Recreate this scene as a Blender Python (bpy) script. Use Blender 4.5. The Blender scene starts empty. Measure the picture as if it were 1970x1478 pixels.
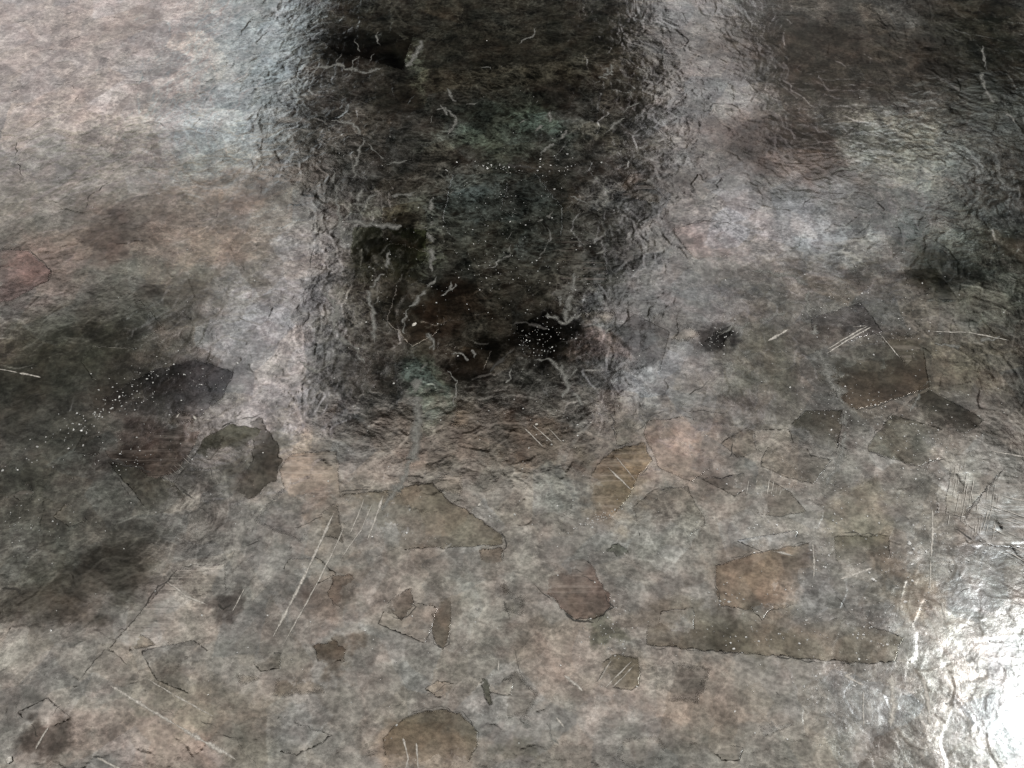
import bpy, math, random
import numpy as np
from mathutils import Vector, Matrix
from mathutils.geometry import delaunay_2d_cdt

# ------------------------------------------------------------------ camera
S = bpy.context.scene
COL = S.collection
CAM_H, CAM_Y, TILT, FOV = 0.441, -0.235, 28.0, 65.0
cam_d = bpy.data.cameras.new("camera")
cam = bpy.data.objects.new("camera", cam_d)
COL.objects.link(cam)
cam.location = (0, CAM_Y, CAM_H)
cam.rotation_euler = (math.radians(TILT), 0, 0)
cam_d.sensor_width = 36
cam_d.lens = 18 / math.tan(math.radians(FOV / 2))
cam_d.clip_start = 0.01
cam_d.clip_end = 50
S.camera = cam
S.render.resolution_x, S.render.resolution_y = 1024, 768

# ------------------------------------------------------------------ world, exposure
W = bpy.data.worlds.new("World")
S.world = W
W.use_nodes = True
W.node_tree.nodes["Background"].inputs[0].default_value = (0.85, 0.9, 1.0, 1)
W.node_tree.nodes["Background"].inputs[1].default_value = 0.06
S.view_settings.view_transform = 'Standard'
S.view_settings.look = 'None'
S.view_settings.exposure = 0
S.view_settings.gamma = 1

F = 985.0 / math.tan(math.radians(FOV / 2))
ct, st = math.cos(math.radians(TILT)), math.sin(math.radians(TILT))
def pt(px, py):
    """point of the stone's top plane seen at a place of the photograph (metres)"""
    x, y = (px - 985.0) / F, -(py - 739.0) / F
    dx, dy, dz = x, y * ct + st, y * st - ct
    t = CAM_H / -dz
    return (dx * t, CAM_Y + dy * t)

# ------------------------------------------------------------------ lamps (added area lights above the stone, laid out to shape its reflections)
LAMP_H = 2.0
def up(px, py, h=LAMP_H):
    x, y = pt(px, py)
    k = h / CAM_H
    return (x + x * k, y + (y - CAM_Y) * k)
def lamp(name, x0, y0, x1, y1, rad, color=(1, 1, 1), shape='RECTANGLE', rot=0.0, h=LAMP_H):
    """rad = radiance of the lamp's face; it hangs level at height h"""
    a, b = up((x0 + x1) / 2, y1, h), up((x0 + x1) / 2, y0, h)
    l, r = up(x0, (y0 + y1) / 2, h), up(x1, (y0 + y1) / 2, h)
    d = bpy.data.lights.new(name, 'AREA')
    d.shape = shape
    d.size = abs(r[0] - l[0])
    d.size_y = abs(b[1] - a[1])
    area = d.size * d.size_y * (math.pi / 4 if shape == 'ELLIPSE' else 1)
    d.energy = rad * math.pi * area
    d.color = color
    o = bpy.data.objects.new(name, d)
    COL.objects.link(o)
    o.location = ((a[0] + b[0]) / 2, (a[1] + b[1]) / 2, h)
    o.rotation_euler = (0, 0, math.radians(rot))
    return o
PINK = (1.0, .905, .89); BLUE = (.90, .97, 1.0); LILAC = (1.0, .96, .955); NEUT = (1.0, .935, .85)
lamp('soft_lamp', 380, 845, 2150, 1650, 2.7, NEUT)                      # broad glow reflected in the lower half
lamp('soft_lamp', -250, 1120, 380, 1650, 2.7, NEUT)
lamp('soft_lamp', -250, 850, 380, 1120, 1.15, NEUT)
lamp('soft_lamp', -300, -200, 400, 330, 2.5, PINK)                      # reflected glow, pinkish
lamp('soft_lamp', 400, -200, 565, 340, 3.0, BLUE)                       # reflected glow, bluish
lamp('soft_lamp', -250, 330, 620, 560, 2.0, NEUT)
lamp('soft_lamp', 410, 400, 620, 850, 3.2, LILAC)
lamp('soft_lamp', -250, 560, 400, 850, .55, NEUT)
lamp('soft_lamp', 1265, -200, 1400, 330, 2.7, LILAC)
lamp('soft_lamp', 1240, 330, 1700, 540, 2.3, LILAC)
lamp('soft_lamp', 1180, 560, 1420, 830, 2.7, LILAC)
lamp('soft_lamp', 1400, -200, 1760, 330, 0.45, NEUT)
lamp('soft_lamp', 1600, 180, 1900, 430, 2.4, (.95, 1, .97), 'ELLIPSE')
lamp('soft_lamp', 1420, 560, 1960, 830, 1.3, NEUT)
lamp('bright_lamp', 1890, 1180, 2350, 1700, 20, (.95, .99, 1.0), 'ELLIPSE', h=1.95)
lamp('bright_lamp', 1730, 1050, 2300, 1650, 2.4, (.95, .99, 1.0), 'ELLIPSE', h=1.97)

# ------------------------------------------------------------------ noise
_r = np.random.RandomState(7)
_ang = _r.rand(8, 256, 256) * 2 * np.pi
GX, GY = np.cos(_ang), np.sin(_ang)
def noise(x, y, s):
    s = s % 8
    xi, yi = np.floor(x).astype(np.int64), np.floor(y).astype(np.int64)
    fx, fy = x - xi, y - yi
    u, v = fx * fx * fx * (fx * (fx * 6 - 15) + 10), fy * fy * fy * (fy * (fy * 6 - 15) + 10)
    def g(ix, iy, dx, dy):
        ix, iy = ix & 255, iy & 255
        return GX[s, iy, ix] * dx + GY[s, iy, ix] * dy
    a = g(xi, yi, fx, fy); b = g(xi + 1, yi, fx - 1, fy)
    c = g(xi, yi + 1, fx, fy - 1); d = g(xi + 1, yi + 1, fx - 1, fy - 1)
    return (a + (b - a) * u) * (1 - v) + (c + (d - c) * u) * v
def fbm(x, y, s, o=4, g=.5):
    t = 0; a = 1.0
    for k in range(o):
        t = t + a * noise(x * 2 ** k + 17.3 * k, y * 2 ** k - 9.1 * k, s + k)
        a *= g
    return t
_q = np.random.RandomState(5)
JX, JY = _q.rand(8, 128, 128), _q.rand(8, 128, 128)
RX, RY, RT = _q.uniform(-1, 1, 16384), _q.uniform(-1, 1, 16384), _q.rand(16384)
def cells(x, y, size, s):
    """nearest jittered grain centre: its id and the vector to it"""
    u, v = x / size, y / size
    iu, iv = np.floor(u).astype(np.int64), np.floor(v).astype(np.int64)
    best = np.full(np.shape(u), 9e9); cid = np.zeros(np.shape(u), np.int64); dx = np.zeros(np.shape(u)); dy = np.zeros(np.shape(u))
    for a in (-1, 0, 1):
        for b in (-1, 0, 1):
            ca, cb = (iu + a) & 127, (iv + b) & 127
            px = iu + a + JX[s, cb, ca] - u; py = iv + b + JY[s, cb, ca] - v
            d = px * px + py * py
            m = d < best
            best = np.where(m, d, best); cid = np.where(m, cb * 128 + ca, cid); dx = np.where(m, px, dx); dy = np.where(m, py, dy)
    return cid, (dx * size, dy * size)
def sstep(a, b, x):
    t = np.clip((x - a) / (b - a), 0, 1)
    return t * t * (3 - 2 * t)

# ------------------------------------------------------------------ the stone's relief and colour patches
MM = 0.001
# soft stone-colour patches, some painting reflected glow and dark into the colour: px, py, half-width, half-height (photo px), angle, colour multiplier r g b, veil change, roughness change
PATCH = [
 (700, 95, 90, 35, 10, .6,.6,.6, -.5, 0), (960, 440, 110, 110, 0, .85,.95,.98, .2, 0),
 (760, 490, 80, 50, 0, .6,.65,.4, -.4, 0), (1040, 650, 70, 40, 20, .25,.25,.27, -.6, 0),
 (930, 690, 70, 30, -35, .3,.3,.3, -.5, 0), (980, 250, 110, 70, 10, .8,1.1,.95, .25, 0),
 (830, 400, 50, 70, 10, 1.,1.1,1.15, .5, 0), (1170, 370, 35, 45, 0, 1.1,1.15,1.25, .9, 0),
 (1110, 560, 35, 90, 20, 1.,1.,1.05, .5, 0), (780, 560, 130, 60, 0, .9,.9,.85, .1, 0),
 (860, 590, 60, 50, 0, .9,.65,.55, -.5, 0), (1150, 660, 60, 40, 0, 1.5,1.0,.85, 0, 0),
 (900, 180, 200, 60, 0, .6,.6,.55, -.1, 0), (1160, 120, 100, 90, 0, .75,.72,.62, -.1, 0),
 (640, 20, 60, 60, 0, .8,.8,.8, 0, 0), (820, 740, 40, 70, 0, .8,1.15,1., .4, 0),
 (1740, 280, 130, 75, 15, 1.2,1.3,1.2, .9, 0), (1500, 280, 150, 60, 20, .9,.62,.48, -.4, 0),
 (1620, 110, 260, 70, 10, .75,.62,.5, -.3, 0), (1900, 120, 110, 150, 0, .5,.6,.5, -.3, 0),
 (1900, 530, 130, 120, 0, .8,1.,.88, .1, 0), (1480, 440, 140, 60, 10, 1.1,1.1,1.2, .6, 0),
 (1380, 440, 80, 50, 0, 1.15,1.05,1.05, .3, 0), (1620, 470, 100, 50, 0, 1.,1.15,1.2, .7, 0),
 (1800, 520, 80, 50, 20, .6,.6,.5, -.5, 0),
 (180, 100, 260, 160, 0, 1.3,1.2,1.15, .5, 0), (480, 180, 90, 220, 10, 1.1,1.2,1.25, .5, 0),  # pinkish and bluish reflected glow also put into the colour
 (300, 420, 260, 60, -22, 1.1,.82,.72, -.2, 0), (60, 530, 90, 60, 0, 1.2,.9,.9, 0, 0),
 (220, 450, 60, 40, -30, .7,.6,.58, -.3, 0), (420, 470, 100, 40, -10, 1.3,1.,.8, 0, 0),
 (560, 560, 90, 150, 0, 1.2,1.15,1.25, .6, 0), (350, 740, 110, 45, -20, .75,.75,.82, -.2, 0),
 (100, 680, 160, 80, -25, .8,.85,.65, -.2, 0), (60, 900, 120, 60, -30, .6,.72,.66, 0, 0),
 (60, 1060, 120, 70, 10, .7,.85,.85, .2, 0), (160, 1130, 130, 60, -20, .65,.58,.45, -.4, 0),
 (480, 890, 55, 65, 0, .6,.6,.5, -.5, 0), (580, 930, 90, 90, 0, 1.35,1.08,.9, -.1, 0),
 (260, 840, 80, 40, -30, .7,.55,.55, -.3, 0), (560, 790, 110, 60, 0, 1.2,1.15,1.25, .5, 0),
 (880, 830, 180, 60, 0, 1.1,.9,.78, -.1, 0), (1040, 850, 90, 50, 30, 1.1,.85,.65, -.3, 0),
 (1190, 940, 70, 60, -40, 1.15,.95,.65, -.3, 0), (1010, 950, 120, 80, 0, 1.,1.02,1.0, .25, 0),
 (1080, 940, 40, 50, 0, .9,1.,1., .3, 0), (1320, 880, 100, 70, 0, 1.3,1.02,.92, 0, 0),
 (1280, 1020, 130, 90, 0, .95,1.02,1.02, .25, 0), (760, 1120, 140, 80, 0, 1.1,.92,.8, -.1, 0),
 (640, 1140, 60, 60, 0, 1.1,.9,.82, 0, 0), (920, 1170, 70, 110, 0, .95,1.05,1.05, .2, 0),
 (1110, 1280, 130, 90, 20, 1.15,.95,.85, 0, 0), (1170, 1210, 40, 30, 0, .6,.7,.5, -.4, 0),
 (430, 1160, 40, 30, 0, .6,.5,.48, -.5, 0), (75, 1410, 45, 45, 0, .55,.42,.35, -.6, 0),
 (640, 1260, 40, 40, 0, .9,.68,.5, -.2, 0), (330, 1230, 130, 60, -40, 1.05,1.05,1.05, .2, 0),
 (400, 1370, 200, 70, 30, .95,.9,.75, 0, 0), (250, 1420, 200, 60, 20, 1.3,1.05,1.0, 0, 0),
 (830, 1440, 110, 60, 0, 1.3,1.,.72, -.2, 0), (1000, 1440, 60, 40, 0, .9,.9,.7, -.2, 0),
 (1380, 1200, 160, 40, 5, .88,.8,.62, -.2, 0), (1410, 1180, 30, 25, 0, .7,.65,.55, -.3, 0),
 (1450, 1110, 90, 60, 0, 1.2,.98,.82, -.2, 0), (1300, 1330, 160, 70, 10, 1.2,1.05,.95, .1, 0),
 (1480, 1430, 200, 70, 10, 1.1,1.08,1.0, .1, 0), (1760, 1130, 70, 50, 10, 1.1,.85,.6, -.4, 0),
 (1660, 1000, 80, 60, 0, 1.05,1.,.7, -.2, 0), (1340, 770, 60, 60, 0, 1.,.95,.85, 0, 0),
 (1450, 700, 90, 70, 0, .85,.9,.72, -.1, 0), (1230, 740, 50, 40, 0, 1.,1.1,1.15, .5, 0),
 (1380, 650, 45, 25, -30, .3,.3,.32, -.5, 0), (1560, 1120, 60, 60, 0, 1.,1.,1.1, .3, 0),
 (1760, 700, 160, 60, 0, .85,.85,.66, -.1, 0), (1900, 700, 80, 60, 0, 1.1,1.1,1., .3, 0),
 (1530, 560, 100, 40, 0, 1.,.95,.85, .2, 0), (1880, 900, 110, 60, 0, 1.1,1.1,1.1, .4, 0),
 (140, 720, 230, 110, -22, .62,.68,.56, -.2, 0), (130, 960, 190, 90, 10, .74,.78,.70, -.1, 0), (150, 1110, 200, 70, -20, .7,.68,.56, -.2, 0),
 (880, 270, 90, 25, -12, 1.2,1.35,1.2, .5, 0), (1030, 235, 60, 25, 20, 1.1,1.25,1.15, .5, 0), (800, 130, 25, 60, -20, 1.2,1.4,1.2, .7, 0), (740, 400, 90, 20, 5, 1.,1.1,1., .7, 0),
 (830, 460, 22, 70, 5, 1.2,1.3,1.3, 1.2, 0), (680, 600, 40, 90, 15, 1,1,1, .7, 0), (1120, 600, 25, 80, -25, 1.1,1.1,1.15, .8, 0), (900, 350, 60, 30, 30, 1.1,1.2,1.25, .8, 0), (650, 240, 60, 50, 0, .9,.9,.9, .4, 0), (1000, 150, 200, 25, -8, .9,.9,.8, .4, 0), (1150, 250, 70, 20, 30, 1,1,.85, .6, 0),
 (900, 60, 300, 90, 0, .75,.78,.66, 0, 0), (960, 500, 260, 200, 0, .75,.78,.70, 0, 0),  # darkens the colour across the dark reflection
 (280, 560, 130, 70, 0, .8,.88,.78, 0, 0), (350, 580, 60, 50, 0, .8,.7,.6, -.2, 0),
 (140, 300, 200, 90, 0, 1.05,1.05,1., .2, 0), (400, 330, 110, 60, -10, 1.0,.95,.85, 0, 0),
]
def ext(px, py, w, h):
    a, b = pt(px - w, py), pt(px + w, py)
    c, d = pt(px, py + h), pt(px, py - h)
    return abs(b[0] - a[0]) / 2, abs(d[1] - c[1]) / 2
PW = [(pt(p[0], p[1]), ext(*p[:4]), math.radians(p[4]), p[5:8], p[8]) for p in PATCH]

def relief(x, y):
    """height in metres"""
    X, Y = x / MM, y / MM
    wx = X + 9 * fbm(X / 40, Y / 40, 1, 3); wy = Y + 9 * fbm(X / 40 + 9, Y / 40, 2, 3)
    h = 1.3 * fbm(X / 160, Y / 160, 0, 2)
    h = h + .16 * fbm(wx / 42, wy / 36, 3, 2)
    rd = 1 - np.abs(fbm(wx / 17, wy / 12, 4, 3)) * 2.2              # creases
    amp = .3 + .8 * sstep(-.25, .3, fbm(X / 90, Y / 90, 6, 2)) + 1.0 * sstep(60, 260, Y + .12*np.abs(X))
    h = h + .055 * amp * rd
    q = 1 - np.abs(fbm(wx / 6.5, wy / 5.2, 5, 3)) * 2.2
    h = h + .013 * amp * q
    # facets: every grain leans its own way; small crinkled grains in two upright bands and towards the bright corner
    c1, d1 = cells(wx, wy, 15.0, 0); c2, d2 = cells(wx + 3 * fbm(X / 9, Y / 9, 2, 3), Y * .8 + 3 * fbm(X / 9 + 4, Y / 9, 4, 3), 5.2, 5)
    z_ = 0
    for bx, bw, y0 in ((-.132, .013, -.03), (.092, .017, .0)):
        z_ = z_ + np.exp(-((x - bx - .02 * fbm(x / .05, y / .05, 1, 2)) / bw) ** 2) * sstep(y0 - .03, y0 + .02, y)
    z_ = z_ * sstep(-.25, .25, fbm(X / 30, Y / 30, 5, 3)) + .32 * sstep(.2, .34, x) * sstep(.0, -.12, y)
    h = h + np.radians(.38) * (d1[0] * RX[c1] + d1[1] * RY[c1])
    h = h + np.radians(.28 + .95 * z_) * (d2[0] * RX[c2] + d2[1] * RY[c2])
    # stepped cleavage: terraces
    t = fbm(wx / 55, wy / 55, 7, 2) * 6
    h = h + .04 * (np.floor(t) + sstep(.90, 1, t - np.floor(t)))
    return h * MM

def patches(x, y):
    tint = np.ones((len(x), 3)); veil = np.full(len(x), .30)
    wx = x + .017 * fbm(x / .035, y / .03, 2, 6, .68); wy = y + .015 * fbm(x / .035 + 5, y / .03, 3, 6, .68)
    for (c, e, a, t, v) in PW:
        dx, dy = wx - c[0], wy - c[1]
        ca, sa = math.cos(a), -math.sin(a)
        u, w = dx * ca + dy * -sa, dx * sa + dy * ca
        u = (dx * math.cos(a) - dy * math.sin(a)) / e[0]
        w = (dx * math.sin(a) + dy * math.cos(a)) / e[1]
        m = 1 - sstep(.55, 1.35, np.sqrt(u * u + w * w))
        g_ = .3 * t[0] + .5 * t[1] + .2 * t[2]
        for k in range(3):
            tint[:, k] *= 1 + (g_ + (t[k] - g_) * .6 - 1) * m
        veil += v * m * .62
    X, Y = x / MM, y / MM
    ax = X + 9 * fbm(X / 40, Y / 40, 1, 3); ay = Y + 9 * fbm(X / 40 + 9, Y / 40, 2, 3)
    g1, _ = cells(ax, ay, 15.0, 0)
    g2, _ = cells(X * .8 + Y * .6 + 1.6 * fbm(X / 14, Y / 14, 6, 4, .6), Y * .9 - X * .6 + 1.6 * fbm(X / 14, Y / 14 + 3, 7, 4, .6), 30.0, 3)
    g3, _ = cells(X + 3 * fbm(X / 9, Y / 9, 2, 3), Y * .8 + 3 * fbm(X / 9 + 4, Y / 9, 4, 3), 5.2, 5)
    tone = (.87 + .26 * RT[g1]) * (.86 + .28 * RT[g2]) * (.92 + .16 * RT[g3])
    wm = (RX[g2] + RX[g1] * .6) * .05
    tint = tint * tone[:, None] * np.column_stack([1 + wm, np.ones(len(x)), 1 - wm])
    return tint, np.clip(veil + .15 * RY[g2], 0, 1)

# ------------------------------------------------------------------ material
def nodes_of(name):
    m = bpy.data.materials.new(name); m.use_nodes = True
    nt = m.node_tree; nt.nodes.clear()
    return m, nt
def N(nt, t, **k):
    n = nt.nodes.new(t)
    for a, v in k.items():
        if a.startswith('i_'):
            n.inputs[int(a[2:]) if a[2:].isdigit() else a[2:]].default_value = v
        else: setattr(n, a, v)
    return n
def math_(nt, op, a, b=None, c=None, clamp=False):
    n = nt.nodes.new('ShaderNodeMath'); n.operation = op; n.use_clamp = clamp
    for i, v in enumerate((a, b, c)):
        if v is None: continue
        if isinstance(v, (int, float)): n.inputs[i].default_value = v
        else: nt.links.new(v, n.inputs[i])
    return n.outputs[0]
def noise_n(nt, vec, scale, detail=6, rough=.6, dist=0.0):
    n = nt.nodes.new('ShaderNodeTexNoise')
    n.inputs['Scale'].default_value = scale; n.inputs['Detail'].default_value = detail
    n.inputs['Roughness'].default_value = rough; n.inputs['Distortion'].default_value = dist
    nt.links.new(vec, n.inputs['Vector'])
    return n
def ramp(nt, fac, stops):
    n = nt.nodes.new('ShaderNodeValToRGB')
    e = n.color_ramp.elements
    while len(e) < len(stops): e.new(.5)
    for i, (p, c) in enumerate(stops):
        e[i].position = p; e[i].color = (*c, 1) if len(c) == 3 else c
    nt.links.new(fac, n.inputs[0])
    return n.outputs[0]
def mix(nt, fac, a, b, mode='MIX'):
    n = nt.nodes.new('ShaderNodeMix'); n.data_type = 'RGBA'; n.blend_type = mode
    for s, v in ((n.inputs[0], fac), (n.inputs[6], a), (n.inputs[7], b)):
        if isinstance(v, (int, float)): s.default_value = v
        elif isinstance(v, tuple): s.default_value = (*v, 1)
        else: nt.links.new(v, s)
    return n.outputs[2]
def mr(nt, v, a, b, c, d):
    n = nt.nodes.new('ShaderNodeMapRange'); n.clamp = True; n.interpolation_type = 'SMOOTHSTEP'
    nt.links.new(v, n.inputs[0])
    for i, q in enumerate((a, b, c, d)): n.inputs[i + 1].default_value = q
    return n.outputs[0]

def stone_material(name, film=False, gain=1.0, striae=0.0, striae_angle=0.0, rough=0.0, bump=1.0):
    m, nt = nodes_of(name)
    tc = nt.nodes.new('ShaderNodeTexCoord'); P = tc.outputs['Object']
    at = N(nt, 'ShaderNodeAttribute', attribute_name='tint')
    av = N(nt, 'ShaderNodeAttribute', attribute_name='veil')
    # slightly streaky space
    mp = nt.nodes.new('ShaderNodeMapping'); mp.inputs['Scale'].default_value = (1, 1.35, 1)
    mp.inputs['Rotation'].default_value = (0, 0, .35)
    nt.links.new(P, mp.inputs[0]); Q = mp.outputs[0]
    a = noise_n(nt, Q, 26, 5, .6, .6).outputs[0]
    b = noise_n(nt, Q, 75, 7, .66, .35).outputs[0]
    c = noise_n(nt, Q, 330, 6, .72, 0).outputs[0]
    hue = noise_n(nt, P, 45, 4, .6, .5)
    base = ramp(nt, a, [(.25, (.003, .003, .002)), (.45, (.0075, .0066, .0045)), (.6, (.015, .0115, .008)), (.8, (.028, .021, .016))])
    huec = ramp(nt, hue.outputs[0], [(.34, (.82, 1.06, .92)), (.5, (1, 1, .96)), (.66, (1.2, .92, .8))])
    base = mix(nt, .45, base, huec, 'MULTIPLY')
    # mottling
    mot = mr(nt, b, .32, .68, .35, 1.9)
    cb = nt.nodes.new('ShaderNodeVectorMath'); cb.operation = 'SCALE'
    nt.links.new(base, cb.inputs[0]); nt.links.new(mot, cb.inputs[3])
    base = cb.outputs[0]
    # stringy pale veils: thin ridges of two noises
    def ridge(sc, w, sd):
        mm = nt.nodes.new('ShaderNodeMapping'); mm.inputs['Location'].default_value = (sd, sd * .7, sd)
        nt.links.new(Q, mm.inputs[0])
        n = noise_n(nt, mm.outputs[0], sc, 4, .58, 1.1).outputs[0]
        return mr(nt, math_(nt, 'ABSOLUTE', math_(nt, 'SUBTRACT', n, .5)), 0, w, 1, 0)
    r1, r2, r3 = ridge(22, .030, 3.1), ridge(55, .05, 7.7), ridge(120, .07, 1.3)
    vv = math_(nt, 'ADD', math_(nt, 'MULTIPLY', r1, .55), math_(nt, 'ADD', math_(nt, 'MULTIPLY', r2, .5), math_(nt, 'MULTIPLY', r3, .35)))
    cloud = mr(nt, b, .46, .66, 0, .75)
    # hairline boundaries between the intergrown crystals
    wv = nt.nodes.new('ShaderNodeVectorMath'); wv.operation = 'MULTIPLY_ADD'
    wn = noise_n(nt, P, 60, 5, .7, 0)
    nt.links.new(wn.outputs['Color'], wv.inputs[0]); wv.inputs[1].default_value = (.018, .018, 0); nt.links.new(P, wv.inputs[2])
    def edges(sc, w):
        v = nt.nodes.new('ShaderNodeTexVoronoi'); v.feature = 'DISTANCE_TO_EDGE'; v.inputs['Scale'].default_value = sc
        nt.links.new(wv.outputs[0], v.inputs['Vector'])
        return mr(nt, v.outputs['Distance'], 0, w, 1, 0)
    gate = mr(nt, noise_n(nt, P, 38, 3, .5, 0).outputs[0], .46, .6, 0, 1)
    ed = math_(nt, 'MULTIPLY', math_(nt, 'ADD', math_(nt, 'MULTIPLY', edges(34, .035), .9), math_(nt, 'MULTIPLY', edges(95, .06), .6)), gate)
    vv = math_(nt, 'MULTIPLY', math_(nt, 'ADD', math_(nt, 'ADD', vv, ed), cloud), mr(nt, c, .34, .64, .45, 1.15))
    vv = math_(nt, 'MULTIPLY', vv, av.outputs['Fac'], clamp=True)
    vv = math_(nt, 'MULTIPLY', vv, .80, clamp=True)
    base = mix(nt, vv, base, (.150, .143, .127))
    # fine grain
    gr = mr(nt, c, .3, .7, .75, 1.25)
    cg = nt.nodes.new('ShaderNodeVectorMath'); cg.operation = 'SCALE'
    nt.links.new(base, cg.inputs[0]); nt.links.new(gr, cg.inputs[3])
    base = mix(nt, 1.0, cg.outputs[0], at.outputs['Color'], 'MULTIPLY')
    # dark pits
    pit = mr(nt, noise_n(nt, Q, 140, 3, .5, .8).outputs[0], .66, .72, 1, .35)
    cp = nt.nodes.new('ShaderNodeVectorMath'); cp.operation = 'SCALE'
    nt.links.new(base, cp.inputs[0]); nt.links.new(math_(nt, 'MULTIPLY', pit, gain), cp.inputs[3])
    base = cp.outputs[0]
    # bump
    hb = math_(nt, 'ADD', math_(nt, 'MULTIPLY', b, 1.6), math_(nt, 'MULTIPLY', c, .30))
    vo = nt.nodes.new('ShaderNodeTexVoronoi'); vo.feature = 'F1'; vo.inputs['Scale'].default_value = 420
    nt.links.new(Q, vo.inputs['Vector'])
    hb = math_(nt, 'ADD', hb, math_(nt, 'MULTIPLY', vo.outputs['Distance'], .10))
    if striae:
        ms = nt.nodes.new('ShaderNodeMapping'); ms.inputs['Rotation'].default_value = (0, 0, math.radians(striae_angle))
        ms.inputs['Scale'].default_value = (.05, 1, 1)
        nt.links.new(P, ms.inputs[0])
        sn = noise_n(nt, ms.outputs[0], 420, 3, .6, .1).outputs[0]
        hb = math_(nt, 'ADD', hb, math_(nt, 'MULTIPLY', sn, striae))
        base = mix(nt, mr(nt, sn, .52, .66, 0, .45 * min(1, striae)), base, (.16, .14, .125))
    bp = N(nt, 'ShaderNodeBump'); bp.inputs['Strength'].default_value = .9 * bump
    bp.inputs['Distance'].default_value = .00012
    nt.links.new(hb, bp.inputs['Height'])
    rn = math_(nt, 'ADD', mr(nt, b, .3, .7, .07, .15), rough)
    pb = N(nt, 'ShaderNodeBsdfPrincipled')
    nt.links.new(base, pb.inputs['Base Color'])
    nt.links.new(rn, pb.inputs['Roughness'])
    pb.inputs['IOR'].default_value = 1.8
    # polish and reflectance differ from grain to grain
    sl = math_(nt, 'MULTIPLY', mr(nt, b, .32, .66, .34, .60), mr(nt, c, .34, .64, .74, 1.2))
    sl = math_(nt, 'MULTIPLY', sl, mr(nt, a, .3, .65, .82, 1.1))
    dark = nt.nodes.new('ShaderNodeSeparateColor'); nt.links.new(at.outputs['Color'], dark.inputs[0])
    lum = math_(nt, 'POWER', math_(nt, 'MAXIMUM', dark.outputs[1], .02), .75)
    sl = math_(nt, 'ADD', math_(nt, 'MULTIPLY', sl, lum), math_(nt, 'MULTIPLY', vv, .22))
    nt.links.new(sl, pb.inputs['Specular IOR Level'])
    st_ = mix(nt, .42, (1, 1, 1), ramp(nt, hue.outputs[0], [(.36, (.90, .94, .86)), (.5, (.95, .93, .88)), (.64, (1.0, .86, .80))]))
    tn = mix(nt, .55, (1, 1, 1), at.outputs['Color'])
    st_ = mix(nt, 1.0, st_, tn, 'MULTIPLY')
    nt.links.new(st_, pb.inputs['Specular Tint'])
    nt.links.new(bp.outputs[0], pb.inputs['Normal'])
    if film:      # the face lies in clear crystal: its rim thins out to nothing
        fa = N(nt, 'ShaderNodeAttribute', attribute_name='film')
        al = math_(nt, 'SUBTRACT', math_(nt, 'ADD', math_(nt, 'MULTIPLY', fa.outputs['Fac'], 1.9), math_(nt, 'MULTIPLY', b, .9)), .75)
        nt.links.new(math_(nt, 'MULTIPLY', al, 1.3, clamp=True), pb.inputs['Alpha'])
    out = N(nt, 'ShaderNodeOutputMaterial')
    nt.links.new(pb.outputs[0], out.inputs[0])
    return m

def plain_material(name, c1, c2, rough=.5, scale=400, ior=1.5, fade=None, asc=150):
    m, nt = nodes_of(name)
    tc = nt.nodes.new('ShaderNodeTexCoord')
    n = noise_n(nt, tc.outputs['Object'], scale, 5, .65, .5).outputs[0]
    col = ramp(nt, n, [(.35, c1), (.65, c2)])
    bp = N(nt, 'ShaderNodeBump'); bp.inputs['Strength'].default_value = .6; bp.inputs['Distance'].default_value = .0006
    nt.links.new(n, bp.inputs['Height'])
    pb = N(nt, 'ShaderNodeBsdfPrincipled'); pb.inputs['Roughness'].default_value = rough; pb.inputs['IOR'].default_value = ior
    nt.links.new(col, pb.inputs['Base Color']); nt.links.new(bp.outputs[0], pb.inputs['Normal'])
    if fade:      # thin mineral film: thins out towards its edges and in places along its length
        fa = N(nt, 'ShaderNodeAttribute', attribute_name='film')
        an = noise_n(nt, tc.outputs['Object'], asc, 5, .7, .4).outputs[0]
        al = math_(nt, 'SUBTRACT', math_(nt, 'ADD', fa.outputs['Fac'], math_(nt, 'MULTIPLY', an, 1.5)), 1.1)
        nt.links.new(math_(nt, 'MULTIPLY', math_(nt, 'MULTIPLY', al, 1.8, clamp=True), fade), pb.inputs['Alpha'])
    out = N(nt, 'ShaderNodeOutputMaterial'); nt.links.new(pb.outputs[0], out.inputs[0])
    return m
M_STONE = stone_material('polished_stone')
M_PLATE = stone_material('crystal_face', film=True, bump=.8)
M_CRACK = plain_material('crack_fill', (.008, .008, .006), (.030, .026, .020), .6, 300, fade=.85)
M_SCR = plain_material('scratch_powder', (.3, .28, .25), (.75, .72, .66), .55, 900, fade=.9, asc=300)
M_VEIN = plain_material('pale_vein', (.09, .092, .083), (.26, .26, .24), .3, 500, fade=.7)
M_GLINT = plain_material('white_glint_grain', (.55, .56, .55), (.95, .95, .93), .12, 900)  # near-white colour stands in for sparkle on the grains
M_CHIP = plain_material('pale_chip', (.45, .43, .38), (.75, .73, .68), .5, 900)

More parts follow.
